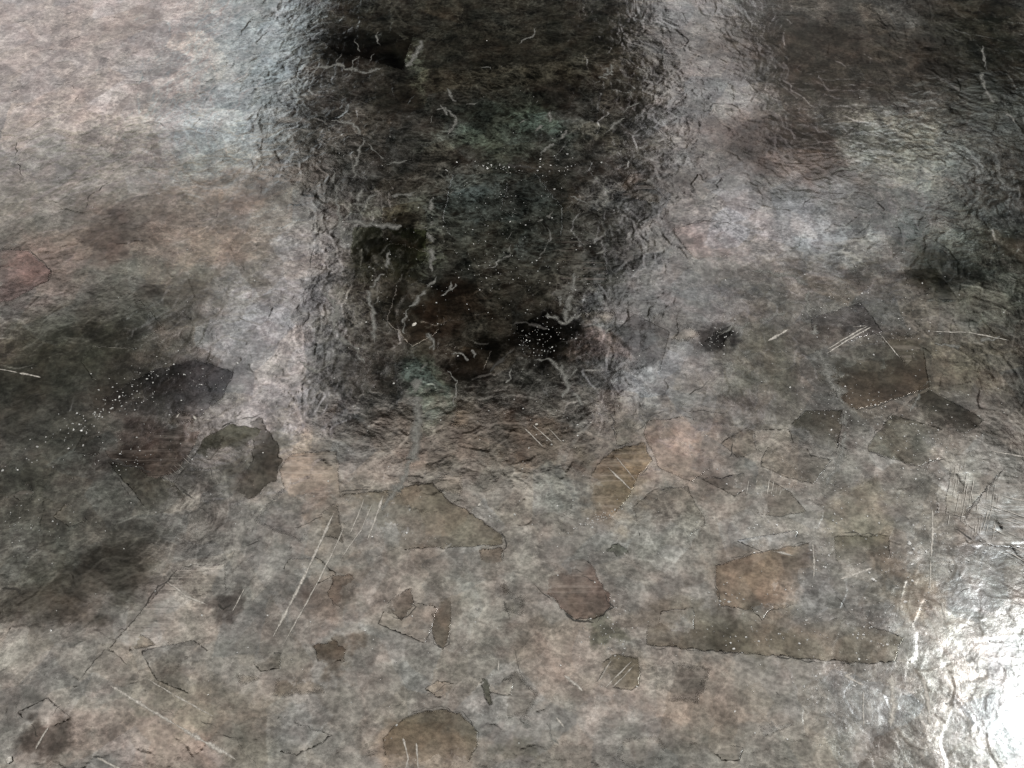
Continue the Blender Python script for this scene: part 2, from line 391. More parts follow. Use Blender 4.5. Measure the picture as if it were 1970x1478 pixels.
# ------------------------------------------------------------------ mesh helpers
def mesh_obj(name, verts, faces, mat, parent=None, smooth=True, attrs=None):
    me = bpy.data.meshes.new(name)
    verts = np.asarray(verts, dtype=np.float32)
    if isinstance(faces, np.ndarray):
        nf, k = faces.shape
        me.vertices.add(len(verts)); me.vertices.foreach_set('co', verts.ravel())
        me.loops.add(nf * k); me.loops.foreach_set('vertex_index', faces.ravel().astype(np.int32))
        me.polygons.add(nf); me.polygons.foreach_set('loop_start', np.arange(0, nf * k, k, dtype=np.int32))
        me.polygons.foreach_set('loop_total', np.full(nf, k, dtype=np.int32))
        me.update(calc_edges=True)
    else:
        me.from_pydata([tuple(v) for v in verts], [], faces)
    me.polygons.foreach_set('use_smooth', np.full(len(me.polygons), smooth))
    if attrs is not None:
        t, v = attrs
        a = me.attributes.new('tint', 'FLOAT_COLOR', 'POINT')
        a.data.foreach_set('color', np.column_stack([t, np.ones(len(t))]).astype(np.float32).ravel())
        b = me.attributes.new('veil', 'FLOAT', 'POINT')
        b.data.foreach_set('value', v.astype(np.float32))
    me.materials.append(mat)
    me.validate()
    o = bpy.data.objects.new(name, me)
    COL.objects.link(o)
    if parent: o.parent = parent
    return o

root = bpy.data.objects.new('polished_stone', None)
COL.objects.link(root)
root['label'] = 'polished dark grey brown crystalline stone slab filling the whole photo'
root['category'] = 'polished stone'
root['kind'] = 'thing'

# ------------------------------------------------------------------ the slab's body: fine over the polished middle, coarser outwards, with sides
def axis(lo, hi, step, far):
    a = list(np.arange(lo, hi + step / 2, step))
    s = step; p = a[0]; left = []
    while p > -far: s *= 1.12; p -= s; left.append(p)
    s = step; q = a[-1]; right = []
    while q < far: s *= 1.12; q += s; right.append(q)
    return np.array(left[::-1] + a + right)
xs = axis(-.43, .43, .00062, 1.0); ys = axis(-.215, .34, .00062, 1.0)
XX, YY = np.meshgrid(xs, ys)
nx, ny = len(xs), len(ys)
x, y = XX.ravel(), YY.ravel()
z = relief(x, y)
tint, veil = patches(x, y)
idx = np.arange(nx * ny).reshape(ny, nx)
quads = np.stack([idx[:-1, :-1], idx[:-1, 1:], idx[1:, 1:], idx[1:, :-1]], -1).reshape(-1, 4)
# rim: sides down to the underside
loop = np.concatenate([idx[0, :-1], idx[:-1, -1], idx[-1, :0:-1], idx[:0:-1, 0]])
nb = nx * ny; nl = len(loop)
ex, ey = x[loop] * 1.01, y[loop] * 1.01
V = np.concatenate([np.column_stack([x, y, z]), np.column_stack([ex, ey, np.full(nl, -.12)]), [[0, 0, -.12]]])
k = np.arange(nl); k2 = (k + 1) % nl
side = np.stack([loop[k2], loop[k], nb + k, nb + k2], -1)
bot = np.stack([nb + k2, nb + k, np.full(nl, nb + nl), np.full(nl, nb + nl)], -1)[:, :4]
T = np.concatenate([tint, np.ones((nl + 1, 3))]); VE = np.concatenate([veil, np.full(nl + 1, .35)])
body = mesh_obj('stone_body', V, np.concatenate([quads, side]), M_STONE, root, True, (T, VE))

# ------------------------------------------------------------------ crystal faces
rnd = random.Random(11)
def densify(poly, step, jag, seed):
    out = []
    n = len(poly)
    for i in range(n):
        a, b = poly[i], poly[(i + 1) % n]
        L = math.hypot(b[0] - a[0], b[1] - a[1]); m = max(1, int(L / step))
        for j in range(m):
            t = j / m
            out.append((a[0] + (b[0] - a[0]) * t, a[1] + (b[1] - a[1]) * t))
    P = np.array(out)
    j1 = fbm(P[:, 0] / .006 + seed, P[:, 1] / .006, 1, 3); j2 = fbm(P[:, 0] / .006, P[:, 1] / .006 + seed, 2, 3)
    return P + np.column_stack([j1, j2]) * jag
def plate(pxpoly, tintmul, sink=(0, 1), lift=.45, slope=.006, veil_d=-.1, jag=.0012, mat=None, label=None, name='crystal_face', soft=.12):
    """thin cleavage plate; rises by lift (mm) and dives below the surface towards -sink"""
    poly = densify([pt(*p) for p in pxpoly], .0012, jag, len(pxpoly) * 3.3 + pxpoly[0][0])
    area = 0.5 * sum(poly[i - 1][0] * poly[i][1] - poly[i][0] * poly[i - 1][1] for i in range(len(poly)))
    if area < 0: poly = poly[::-1]
    lo, hi = poly.min(0), poly.max(0)
    step = max(.0011, math.sqrt((hi - lo).prod() / 6000))
    gx, gy = np.meshgrid(np.arange(lo[0], hi[0], step), np.arange(lo[1], hi[1], step))
    gp = np.column_stack([gx.ravel(), gy.ravel()]) + np.random.RandomState(3).rand(gx.size, 2) * step * .5
    ins = np.zeros(len(gp), bool); dmin = np.full(len(gp), 9.)
    for i in range(len(poly)):
        a, b = poly[i - 1], poly[i]
        c = (a[1] > gp[:, 1]) != (b[1] > gp[:, 1])
        with np.errstate(divide='ignore', invalid='ignore'):
            xi = (b[0] - a[0]) * (gp[:, 1] - a[1]) / (b[1] - a[1] + 1e-12) + a[0]
        ins ^= c & (gp[:, 0] < xi)
        dmin = np.minimum(dmin, np.hypot(gp[:, 0] - b[0], gp[:, 1] - b[1]))
    keep = ins & (dmin > step * .6); gp = gp[keep]; dk_ = dmin[keep]
    pts = np.concatenate([poly, gp]); nbp = len(poly)
    res = delaunay_2d_cdt([Vector(p) for p in pts], [], [list(range(nbp))], 1, 1e-7)
    pv = np.array([(v.x, v.y) for v in res[0]]); tris = [list(f) for f in res[2]]
    h = relief(pv[:, 0], pv[:, 1])
    cen = poly.mean(0)
    u = (pv - cen) @ np.array(sink) 
    ext_ = max(1e-6, np.abs((poly - cen) @ np.array(sink)).max())
    f = (u / ext_ + 1) / 2                                             # 1 on the proud side, 0 on the diving side
    off = (-.14 + (lift * .12 + .14) * f ** .8) * MM + .00006 * fbm(pv[:, 0] / .012, pv[:, 1] / .012, 3, 2) + .00006
    zz = h + off
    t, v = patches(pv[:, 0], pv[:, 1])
    w = sstep(.0, .7, f)[:, None]
    t = t * (1 + (np.array(tintmul)[None] - 1) * w)
    v = np.clip(v + veil_d, 0, 1)
    verts = [tuple(q) for q in np.column_stack([pv, zz])]
    # walls down below the surface
    n0 = len(verts)
    bl = [i for i in range(nbp)]
    verts += [(pv[i][0], pv[i][1], h[i] - .0012) for i in bl]
    faces = tris + [[bl[i], n0 + i, n0 + (i + 1) % nbp, bl[(i + 1) % nbp]] for i in range(nbp)]
    fl = np.concatenate([np.full(nbp, .04), np.clip(.12 + dk_ / (.0015 + .012 * soft) * 1.0, 0, 1)])[:len(pv)]
    fl = np.concatenate([fl, np.full(len(pv) - len(fl), .5)])
    fl = fl * sstep(-.05, .45 * soft * 2, f) if soft > .5 else np.maximum(fl * sstep(-.05, .3, f), .0)
    fl = np.concatenate([fl, np.zeros(nbp)])
    t = np.concatenate([t, t[:nbp]]); v = np.concatenate([v, v[:nbp]])
    o = mesh_obj(name, verts, faces, mat or M_PLATE, root, False, (t, v))
    sm = np.zeros(len(o.data.polygons), bool); sm[:len(tris)] = True
    o.data.polygons.foreach_set('use_smooth', sm); o.data.update()
    a_ = o.data.attributes.new('film', 'FLOAT', 'POINT'); a_.data.foreach_set('value', fl.astype(np.float32))
    if label: o['label'] = label
    return o

M_STR1 = stone_material('striated_face', film=True, striae=.9, striae_angle=-28, bump=.6)
M_STR2 = stone_material('striated_face', film=True, striae=.8, striae_angle=42, bump=.6)
M_STR3 = stone_material('striated_face', film=True, striae=.9, striae_angle=75, bump=.7)
DK = (.55, .52, .42); BR = (1.05, .86, .70)
plate([(340,1095),(432,1083),(440,1150),(380,1190),(330,1232),(300,1290),(262,1300),(205,1250)], (1.25,1.22,1.2), (-.6,.6), .5, mat=M_STR1, label='pale striated crystal face with a long straight edge')
plate([(203,886),(270,900),(335,926),(396,990),(350,985),(284,985),(240,930)], (.6,.6,.5), (-.2,1), soft=.05, label='dark wedge shaped crystal face')
plate([(365,896),(392,842),(446,815),(507,825),(490,860),(430,880)], (.42,.45,.25), (-.3,1), veil_d=-.5, soft=.05, label='dark olive wedge shaped crystal face')
plate([(500,800),(535,850),(541,890),(532,925),(480,962),(430,942),(440,905),(480,890),(490,850),(470,820)], (.42,.40,.33), (1,0), jag=.003, soft=.08, veil_d=-.5, label='dark rough rounded crystal patch')
plate([(655,948),(745,941),(832,925),(862,960),(905,985),(968,1028),(972,1050),(870,1056),(800,1057),(722,1070),(660,1040)], (.80,.72,.55), (.5,.7), veil_d=-.2, label='leaf shaped brown crystal face')
plate([(924,1058),(968,1052),(968,1090),(951,1100),(927,1088)], (.8,.66,.55), (0,1), jag=.002)
plate([(822,1147),(826,1198),(836,1238),(851,1251),(863,1238),(870,1195),(870,1147),(850,1120)], (.72,.62,.48), (0,-1), veil_d=-.3, label='brown finger shaped crystal')
plate([(1074,1056),(1110,1052),(1134,1079),(1154,1113),(1174,1147),(1176,1171),(1147,1196),(1103,1194),(1073,1167),(1052,1144),(1030,1127),(1035,1110),(1056,1090)], (.85,.60,.52), (.2,-.4), .7, jag=.002, mat=M_STR1, veil_d=-.3, label='reddish brown grooved crystal face')
plate([(1161,1059),(1188,1042),(1211,1059),(1208,1076),(1194,1088),(1182,1070)], (.5,.58,.48), (0,1), jag=.002, veil_d=-.3, label='small dark green fan shaped crystal')
plate([(1181,1258),(1232,1262),(1232,1320),(1215,1331),(1137,1322),(1150,1276)], (.7,.66,.5), (.5,.3), mat=M_STR2, veil_d=-.2, label='grooved olive corner of a crystal')
plate([(755,1397),(795,1370),(849,1360),(890,1374),(920,1404),(919,1435),(897,1490),(740,1490),(735,1420)], (.82,.72,.52), (0,1), veil_d=-.2, label='brown crystal face with an arched edge')
plate([(905,1305),(941,1303),(951,1357),(937,1362),(927,1325)], (.45,.5,.36), (1,0), veil_d=-.3)
plate([(1373,1087),(1472,1057),(1564,1043),(1600,1062),(1603,1120),(1560,1160),(1470,1180),(1386,1168),(1378,1144)], (1.0,.84,.66), (-.6,.5), veil_d=-.15, label='brown flat crystal face with a square corner')
plate([(1240,1245),(1243,1190),(1290,1168),(1386,1170),(1500,1190),(1640,1185),(1742,1225),(1722,1276),(1662,1279),(1450,1262)], (.80,.74,.60), (0,-1), .6, veil_d=-.25, label='long dark brown crystal band ending at a straight step')
plate([(1603,1029),(1713,1027),(1714,1076),(1702,1089),(1660,1086),(1614,1113),(1606,1070)], (.72,.72,.62), (0,1), label='grey square crystal face')
plate([(1560,612),(1658,580),(1685,618),(1700,640),(1660,650),(1600,672),(1562,680)], (.62,.58,.62), (.3,.8), veil_d=-.1, label='dark violet grey corner of a crystal')
plate([(1700,642),(1733,662),(1777,676),(1790,747),(1723,771),(1648,791),(1618,774),(1590,713),(1605,676),(1662,652)], (.8,.64,.50), (.2,-.8), veil_d=-.2, label='reddish brown diamond shaped crystal face')
plate([(1784,749),(1861,788),(1895,810),(1861,838),(1790,815),(1740,800),(1716,794)], (.48,.48,.42), (.4,.6), veil_d=-.2, label='dark triangular top of a crystal')
plate([(1714,797),(1790,818),(1858,841),(1817,882),(1767,899),(1716,886),(1668,869),(1668,855)], (.68,.70,.60), (-.7,0), label='grey green lower half of a crystal')
plate([(1553,788),(1621,788),(1621,821),(1612,862),(1604,882),(1560,870),(1520,815)], (.62,.60,.48), (.3,1), veil_d=-.2)
plate([(1517,818),(1560,873),(1602,885),(1567,933),(1520,923),(1459,899),(1469,869)], (.85,.82,.76), (0,-1))
plate([(1242,808),(1320,800),(1400,830),(1400,880),(1330,930),(1262,900),(1258,880),(1235,838)], (1.08,.97,.9), (-1,0), veil_d=-.15)
plate([(1183,862),(1240,850),(1256,889),(1228,916),(1215,950),(1190,985),(1150,1008),(1105,1003),(1120,960),(1130,920),(1160,880)], (.95,.78,.5), (.6,.2), .7, veil_d=-.3, mat=M_STR3, label='ochre brown crystal face with a bright edge')
plate([(1177,767),(1215,760),(1245,811),(1240,848),(1185,860)], (1.0,1.0,.95), (-1,0), .5)
plate([(0,478),(55,480),(100,520),(95,540),(30,575),(-30,590),(-30,470)], (1.1,.85,.88), (1,0), label='purplish brown crystal corner')
plate([(190,770),(300,708),(380,690),(452,715),(430,765),(390,800),(300,830),(230,830)], (.5,.5,.58), (.3,1), .5, veil_d=-.2, jag=.0016, soft=.08, label='dark glossy crystal patch with glints')
plate([(190,850),(260,828),(340,812),(390,808),(385,840),(350,905),(300,925),(240,895),(205,880)], (.8,.62,.55), (.3,-.8), mat=M_STR2, veil_d=-.2)
plate([(677,436),(758,436),(822,443),(822,500),(790,525),(700,540),(672,500)], (.55,.6,.35), (0,1), veil_d=-.5, label='dark olive square crystal face')
plate([(605,72),(640,50),(720,60),(800,55),(775,137),(700,112),(650,105)], (.3,.28,.28), (0,-1), veil_d=-.6, label='black crystal face')
plate([(870,335),(1030,330),(1085,400),(1080,520),(960,560),(880,500),(850,420)], (.90,.98,1.0), (0,1), veil_d=.12, label='blue grey speckled crystal face with glints')
plate([(985,625),(1030,610),(1080,640),(1075,685),(1020,680)], (.3,.3,.3), (0,1), veil_d=-.5, jag=.004)
plate([(1350,668),(1375,640),(1410,625),(1400,655),(1370,682)], (.4,.4,.42), (0,1), jag=.003)
plate([(1735,520),(1800,515),(1850,585),(1800,575),(1745,550)], (.55,.55,.42), (.4,.8), veil_d=-.3)
plate([(1290,440),(1370,420),(1432,445),(1425,490),(1340,500),(1318,480)], (1.15,1.05,1.03), (-.8,0), .5, label='pinkish crystal face beside the dark reflection')
plate([(1850,1000),(1930,900),(1990,880),(1990,1060),(1900,1050)], (1.2,1.2,1.2), (-1,0), mat=M_STR1, label='pale crystal face combed with fine grooves')
plate([(1815,985),(1830,885),(1870,870),(1935,900),(1850,1000)], (1.1,1.1,1.05), (0,-1), mat=M_STR3)
plate([(535,905),(560,870),(650,865),(660,1000),(560,1010)], (1.08,.97,.88), (0,1), .4, mat=M_STR3, veil_d=-.2)
plate([(600,1240),(640,1228),(665,1250),(660,1282),(610,1290)], (.75,.58,.42), (0,1), jag=.004)
plate([(740,1150),(790,1130),(803,1165),(770,1190),(742,1180)], (.65,.55,.48), (1,-.4), jag=.004)
plate([(640,1110),(680,1100),(690,1150),(655,1175),(630,1150)], (.85,.7,.6), (-.6,.4), jag=.003)

for i in range(54):
    cx, cy = rnd.uniform(20, 1750), rnd.uniform(780, 1460) if i % 3 else rnd.uniform(350, 800)
    R = rnd.uniform(28, 95); a0 = rnd.uniform(0, 6.28); m = rnd.choice((3, 4, 4, 5, 5, 6)); el = rnd.uniform(.45, .9)
    if cx < 450 and cy < 620: cx += 900
    poly = [(cx + R * rnd.uniform(.6, 1.1) * math.cos(a0 + 6.283 * j / m), cy + R * el * rnd.uniform(.6, 1.1) * math.sin(a0 + 6.283 * j / m)) for j in range(m)]
    q = rnd.choice((rnd.uniform(.66, .86), rnd.uniform(1.06, 1.2))); wmm = rnd.uniform(-.06, .12); ad = rnd.uniform(0, 6.28)
    plate(poly, (q * (1 + wmm), q, q * (1 - wmm * 1.3)), (math.cos(ad), math.sin(ad)), rnd.uniform(.15, .5), veil_d=rnd.uniform(-.25, .1), jag=rnd.choice((.0004, .0008, .0016)), mat=rnd.choice((None, None, None, M_STR1, M_STR3)), soft=rnd.choice((.05, .15, .5)))

# ------------------------------------------------------------------ ribbons: cracks, scratches, veins
def ribbon(name, pxpts, w, mat, lift=.25, taper=True, wob=.6, label=None, parent=root, hgt=.3, brk=.3):
    """low ridge (or filled crack) following the relief; w in mm"""
    P = [pt(*p) for p in pxpts]
    out = []
    for i in range(len(P) - 1):
        a, b = P[i], P[i + 1]; L = math.hypot(b[0] - a[0], b[1] - a[1]); m = max(2, int(L / .0009))
        for j in range(m): out.append((a[0] + (b[0] - a[0]) * j / m, a[1] + (b[1] - a[1]) * j / m))
    out.append(P[-1]); Q = np.array(out)
    s = pxpts[0][0] * .13
    Q = Q + np.column_stack([fbm(Q[:, 0] / .007 + s, Q[:, 1] / .007, 1, 3), fbm(Q[:, 0] / .007, Q[:, 1] / .007 + s, 4, 3)]) * wob * MM
    d = np.gradient(Q, axis=0); d /= np.linalg.norm(d, axis=1)[:, None] + 1e-9
    nrm = np.column_stack([-d[:, 1], d[:, 0]])
    t = np.linspace(0, 1, len(Q))
    ww = w * MM * .5 * (1 + .9 * fbm(t * len(Q) / 5 + s, t * 0 + .5, 5, 3))
    if taper: ww = ww * np.clip(np.minimum(t, 1 - t) * 7 + .15, 0, 1)
    dip = sstep(-.12, .25, fbm(t * len(Q) / 16 + s * 3, t * 0 + 2.5, 6, 2) + .45 - brk)   # fades in and out along its length
    ww = np.maximum(ww * (.25 + .75 * dip), .00005)
    rows = []; film = []
    for k_, hh in ((-1, -.5), (-.5, .6), (0, 1), (.5, .6), (1, -.5)):
        q = Q + nrm * (ww * k_)[:, None]
        film.append((1 - abs(k_)) * (.35 + .65 * dip)); rows.append(np.column_stack([q, relief(q[:, 0], q[:, 1]) + (lift * dip + hh * hgt * .35 - .12 * (1 - dip)) * MM]))
    n = len(Q); V = np.concatenate(rows)
    f = []
    for r in range(4):
        for i in range(n - 1):
            f.append((r * n + i, r * n + i + 1, (r + 1) * n + i + 1, (r + 1) * n + i))
    o = mesh_obj(name, V, np.array([q[::-1] for q in f]), mat, parent, True)
    a_ = o.data.attributes.new('film', 'FLOAT', 'POINT'); a_.data.foreach_set('value', np.concatenate(film).astype(np.float32))
    if label: o['label'] = label
    return o
CR = [ # photo points, width mm
 ([(578,655),(582,600),(586,555),(597,505),(603,470)], .9), ([(565,640),(572,655)], 2.2),
 ([(1252,340),(1240,360),(1222,378)], 2.6), ([(1222,378),(1200,400),(1168,408)], .9), ([(1240,395),(1252,412)], .8),
 ([(1286,430),(1300,450),(1320,480),(1338,508)], .7), ([(1290,437),(1350,425),(1400,430),(1432,450)], .5),
 ([(340,1094),(290,1150),(205,1245)], 1.0), ([(205,1245),(160,1300),(105,1375)], .5), ([(310,1090),(345,1092),(400,1085)], .6),
 ([(440,1062),(520,1035),(590,1008),(650,978)], .6), ([(655,947),(700,943),(745,941)], .8), ([(800,925),(832,923)], .5),
 ([(365,896),(392,842),(446,813),(505,797)], 1.1), ([(203,886),(270,902),(335,926)], 1.3), ([(335,926),(370,960),(396,990)], .8), ([(335,926),(365,896)], .8),
 ([(203,886),(240,940),(284,988)], .6), ([(205,880),(240,893),(280,900)], 1.6),
 ([(720,1070),(770,1062),(805,1053)], 1.0), ([(805,1053),(880,1055),(968,1050)], .6), ([(905,985),(945,1008),(968,1028),(972,1050),(966,1062)], 1.0), ([(966,1062),(970,1090),(951,1100)], .6),
 ([(970,1155),(975,1180),(982,1205)], 1.0), ([(982,1205),(986,1240),(1003,1308)], .45), ([(968,1100),(970,1150)], .35),
 ([(1176,770),(1178,820),(1184,860)], 1.0), ([(1184,860),(1215,850),(1245,810)], .5), ([(1250,806),(1300,778),(1365,735)], .8), ([(1240,830),(1250,868),(1259,890),(1236,914)], 1.0),
 ([(1232,1244),(1330,1252),(1450,1262),(1560,1272),(1662,1279)], .9), ([(1373,1088),(1420,1070),(1472,1056),(1564,1042)], .6), ([(1373,1088),(1377,1125),(1386,1172)], .7),
 ([(1603,1029),(1650,1026),(1713,1027)], .6), ([(1712,1048),(1715,1075),(1704,1088),(1680,1086)], 1.0),
 ([(1560,612),(1610,590),(1658,579)], .7), ([(1658,579),(1680,612),(1733,662)], .6), ([(1560,660),(1575,700),(1600,735),(1616,772)], .9),
 ([(1640,793),(1690,782),(1723,771),(1784,749)], .8), ([(1784,749),(1840,778),(1897,811)], .9), ([(1716,795),(1690,825),(1668,856)], 1.0), ([(1716,795),(1750,770),(1784,749)], .5),
 ([(1668,869),(1716,886),(1767,900)], .6), ([(1767,900),(1817,882)], .6),
 ([(1469,868),(1520,816),(1553,787)], .5), ([(1459,899),(1500,912),(1553,933)], .7), ([(1621,790),(1621,825),(1606,880)], .6), ([(1570,855),(1600,875)], .8),
 ([(1405,840),(1410,860),(1402,880)], 1.0), ([(1310,795),(1350,792),(1400,797)], .4),
 ([(1100,995),(1080,990)], .6), ([(1056,1090),(1110,1100),(1160,1130)], .5), ([(1060,1082),(1130,1105),(1165,1135)], .35), ([(1030,1126),(1052,1146),(1075,1170)], .7), ([(1160,1140),(1177,1170),(1150,1196)], 1.1), ([(1080,1175),(1105,1194),(1140,1196)], 1.4),
 ([(826,1195),(834,1236),(851,1251),(864,1236),(868,1205)], .7), ([(780,1160),(800,1165),(778,1190),(750,1186)], 1.1),
 ([(755,1397),(795,1370),(849,1360),(890,1374),(920,1404),(919,1432)], .6), ([(912,1302),(930,1308),(942,1335),(948,1365)], 1.5), ([(870,1315),(800,1345),(755,1360)], .35),
 ([(1000,1385),(1030,1410),(1040,1430)], .6), ([(1050,1393),(1070,1425)], .5), ([(1170,1278),(1140,1318)], .6), ([(1185,1275),(1158,1318)], .6),
 ([(0,480),(55,480),(100,520),(92,545),(50,568)], .7), ([(70,150),(85,162),(110,165),(140,158)], .7), ([(140,165),(150,185),(140,205)], .5), ([(30,255),(60,245),(95,220)], .6), ([(32,270),(30,300),(45,340)], .8), ([(240,245),(290,235),(340,250)], .6), ([(160,420),(170,380),(210,350)], .6), ([(380,160),(450,150),(500,175)], .4), ([(495,285),(550,300),(580,340)], .6),
 ([(925,312),(960,317),(1000,320),(1035,326)], 4.5), ([(605,72),(640,48),(700,58)], 1.0), ([(985,625),(1010,620),(1055,635)], 2.6), ([(990,672),(965,690),(945,715)], 2.6), ([(1065,690),(1100,680),(1150,640)], 1.6),
 ([(975,690),(975,740),(980,800)], .6), ([(770,790),(830,800),(860,795)], .5), ([(1640,225),(1650,210),(1720,205)], .6), ([(1625,260),(1650,240),(1660,225)], 1.5), ([(1720,150),(1750,180),(1800,210),(1860,250)], .6), ([(1780,300),(1830,296),(1880,315)], 1.4), ([(1700,275),(1760,285),(1820,280)], .6),
 ([(1792,455),(1806,462),(1812,468)], 2.2), ([(1805,480),(1825,490)], 1.2), ([(1350,170),(1355,210),(1350,240)], .8), ([(1400,270),(1430,290),(1445,300)], 1.4), ([(1565,375),(1540,400),(1500,410)], .6), ([(1355,680),(1372,655),(1400,632)], 2.2),
 ([(450,700),(470,705),(490,720)], 1.0), ([(230,600),(270,590),(310,600)], .8), ([(60,760),(110,745),(150,720)], .7), ([(0,790),(40,770),(90,755)], .6), ([(240,1060),(270,1040),(300,1045)], .8), ([(0,1135),(25,1135),(40,1140)], 2.2), ([(420,1165),(432,1175),(445,1160)], 1.6), ([(400,1105),(415,1112),(425,1108)], .5), ([(60,1395),(75,1420),(65,1440)], 1.8), ([(1225,1020),(1227,1032)], .6),
 ([(1490,1330),(1520,1365),(1535,1390)], 1.2), ([(1535,1350),(1550,1370)], 1.0), ([(1790,1220),(1800,1260)], 1.2), ([(1600,1140),(1640,1185),(1660,1200)], .7), ([(1850,1140),(1880,1130),(1890,1110)], .6), ([(1835,1015),(1870,1040),(1900,1030)], 1.2), ([(280,1360),(380,1380),(450,1420),(490,1470)], .4), ([(270,1130),(250,1170)],.4),
 ([(230,990),(290,1010),(330,1060)], .35), ([(520,560),(560,580)], .5), ([(440,590),(470,620)], .5), ([(470,690),(520,690),(560,670)], .4),
]
for p, w in CR:
    ribbon('crack', p, w * 1.35, M_CRACK, lift=.24, wob=2.0, hgt=.12, brk=.3)
SC = [
 ([(642,988),(600,1080),(560,1160),(525,1225)], .9), ([(668,1000),(640,1065),(590,1160),(545,1240)], .45), ([(737,955),(722,1000),(706,1042)], .7), ([(716,972),(695,1020),(655,1075)], .35), ([(700,960),(690,990),(672,1030)], .35),
 ([(470,1133),(448,1176)], .5), ([(215,1320),(280,1360),(340,1395)], .8), ([(340,1395),(395,1428),(455,1462)], 1.1), ([(285,1307),(340,1340),(410,1378)], .5), ([(95,1400),(82,1418),(70,1442)], .8), ([(188,1458),(235,1482)], .7), ([(322,1120),(360,1148),(400,1165)], .5),
 ([(1590,681),(1630,655),(1675,630)], .6), ([(1592,672),(1632,648),(1668,628)], .5), ([(1478,655),(1498,645),(1516,634)], .8), ([(1793,982),(1794,1025),(1791,1072)], .9), ([(1617,1114),(1640,1106),(1678,1093)], .9), ([(1472,1056),(1500,1063),(1526,1069)], .7), ([(1563,1045),(1567,1080),(1565,1112)], .6), ([(1790,1080),(1789,1135)], .5),
 ([(1812,1160),(1820,1200)], 1.0), ([(1775,1300),(1785,1350),(1788,1395)], 1.6), ([(1715,1300),(1718,1360),(1712,1400)], 2.6), ([(1660,1330),(1661,1400)], .4), ([(1640,630),(1665,628)],.25), ([(1690,640),(1730,690)], .3),
 ([(0,711),(35,718)], .35), ([(38,719),(80,727)], .6), ([(1795,640),(1860,640),(1940,655)], .45), ([(340,805),(346,795)], .8), ([(372,800),(378,808)], .7), ([(960,1270),(958,1290)], .4),
 ([(1905,868),(1970,880)], .5), ([(1930,955),(1975,965)], .6), ([(1640,1295),(1625,1300),(1660,1318)], .8), ([(1085,1300),(1110,1320),(1120,1330)], .8), ([(1070,1380),(1085,1400)], .7), ([(1176,1270),(1150,1312)], .5), ([(1215,1272),(1165,1322)], .4), ([(1222,1278),(1180,1322)], .4),
 ([(775,1420),(785,1460),(780,1478)], .6), ([(800,1430),(805,1478)], .7), ([(1170,900),(1215,945)], .5), ([(1185,880),(1222,925)], .25), ([(1010,825),(1045,860)], .4), ([(1025,818),(1062,850)], .35), ([(1055,825),(1080,850)], .35),
]
for p, w in SC:
    ribbon('scratch', p, w * 3.0, M_SCR, brk=-.2, lift=.20, wob=.35)
for i in range(16):     # combed scratches near the right edge
    a = 1838 + i * 6 + rnd.uniform(-2, 2); y0 = 885 + i * 4 + rnd.uniform(-10, 10)
    ribbon('scratch', [(a, y0), (a - 8, y0 + 45 + rnd.uniform(0, 15)), (a - 20, y0 + 85 + rnd.uniform(0, 40))], rnd.uniform(.5, 1.2), M_SCR, lift=.5, wob=.3)
for i in range(12):
    a = 1440 + i * 8; ribbon('scratch', [(a, 918 + rnd.uniform(0, 12)), (a - 5, 945 + rnd.uniform(0, 12))], rnd.uniform(.45, .9), M_SCR, lift=.34, wob=.2)
for i in range(12):
    y0 = 960 + i * 9; ribbon('scratch', [(1870 + rnd.uniform(-10, 20) + i * 3, y0), (1920 + i * 3, y0 + 18), (1985, y0 + 40)], rnd.uniform(.5, 1.2), M_SCR, lift=.5, wob=.3)
for i in range(8):
    ribbon('scratch', [(318 + i * 6, 912 - i * 5), (332 + i * 6, 925 - i * 5)], .3, M_SCR, lift=.6, wob=.1)
VN = [
 ([(833,655),(828,690),(812,715),(802,745),(803,800),(801,850),(785,905),(765,940),(735,985)], 3.0),
 ([(820,640),(833,655),(835,675)], 1.4), ([(1567,625),(1572,660),(1585,705),(1605,745),(1622,775)], 3.4), ([(1622,790),(1625,840),(1610,900),(1580,945)], 2.4),
 ([(1555,560),(1550,590),(1562,615)], 1.6), ([(727,372),(760,378),(800,372)], 1.2), ([(660,425),(720,432),(822,440)], 1.8), ([(832,380),(828,440),(832,525)], 2.6), ([(680,345),(690,300),(700,270)], 1.2),
 ([(1095,250),(1075,265),(1045,290),(1035,300)], 1.4), ([(700,540),(718,600),(720,660)], 1.6), ([(838,535),(815,565),(788,590)], 1.8), ([(788,590),(775,620),(782,640)], 1.0), ([(1108,525),(1098,570),(1085,625)], 2.2), ([(1075,560),(1080,590)], 1.2), ([(815,55),(805,100),(780,130)], 3.0), ([(1080,700),(1090,740),(1082,770)], 1.4), ([(985,710),(975,740)], 1.2), ([(905,700),(870,715)], 1.0), ([(1205,225),(1180,240),(1165,255)], 1.2), ([(1235,195),(1195,215)], 1.0),
 ([(1795,665),(1850,668),(1925,650)], 1.6), ([(1790,720),(1750,790)], 1.0), ([(1460,660),(1420,690),(1380,720)], 1.2), ([(1450,520),(1510,530),(1555,545)], 2.0), ([(1380,640),(1450,620),(1520,600)], 1.2),
 ([(600,130),(650,125),(700,140),(740,130)], 1.6), ([(640,330),(650,400),(660,470)], 1.2), ([(1150,340),(1170,370),(1165,400)], 2.0), ([(850,200),(880,230),(860,260)], 1.2), ([(700,350),(690,390)], 1.4),
 ([(1000,1380),(1030,1405),(1038,1428),(1052,1443)], 1.4), ([(1052,1395),(1062,1420),(1075,1432)], 1.0), ([(1600,330),(1660,320),(1740,340)], 1.6), ([(1880,130),(1910,200),(1960,240)], 1.6), ([(1890,90),(1895,140)], 1.0), ([(640,650),(680,660),(700,700)],1.2), ([(620,560),(650,590),(640,640)], 1.6),
]
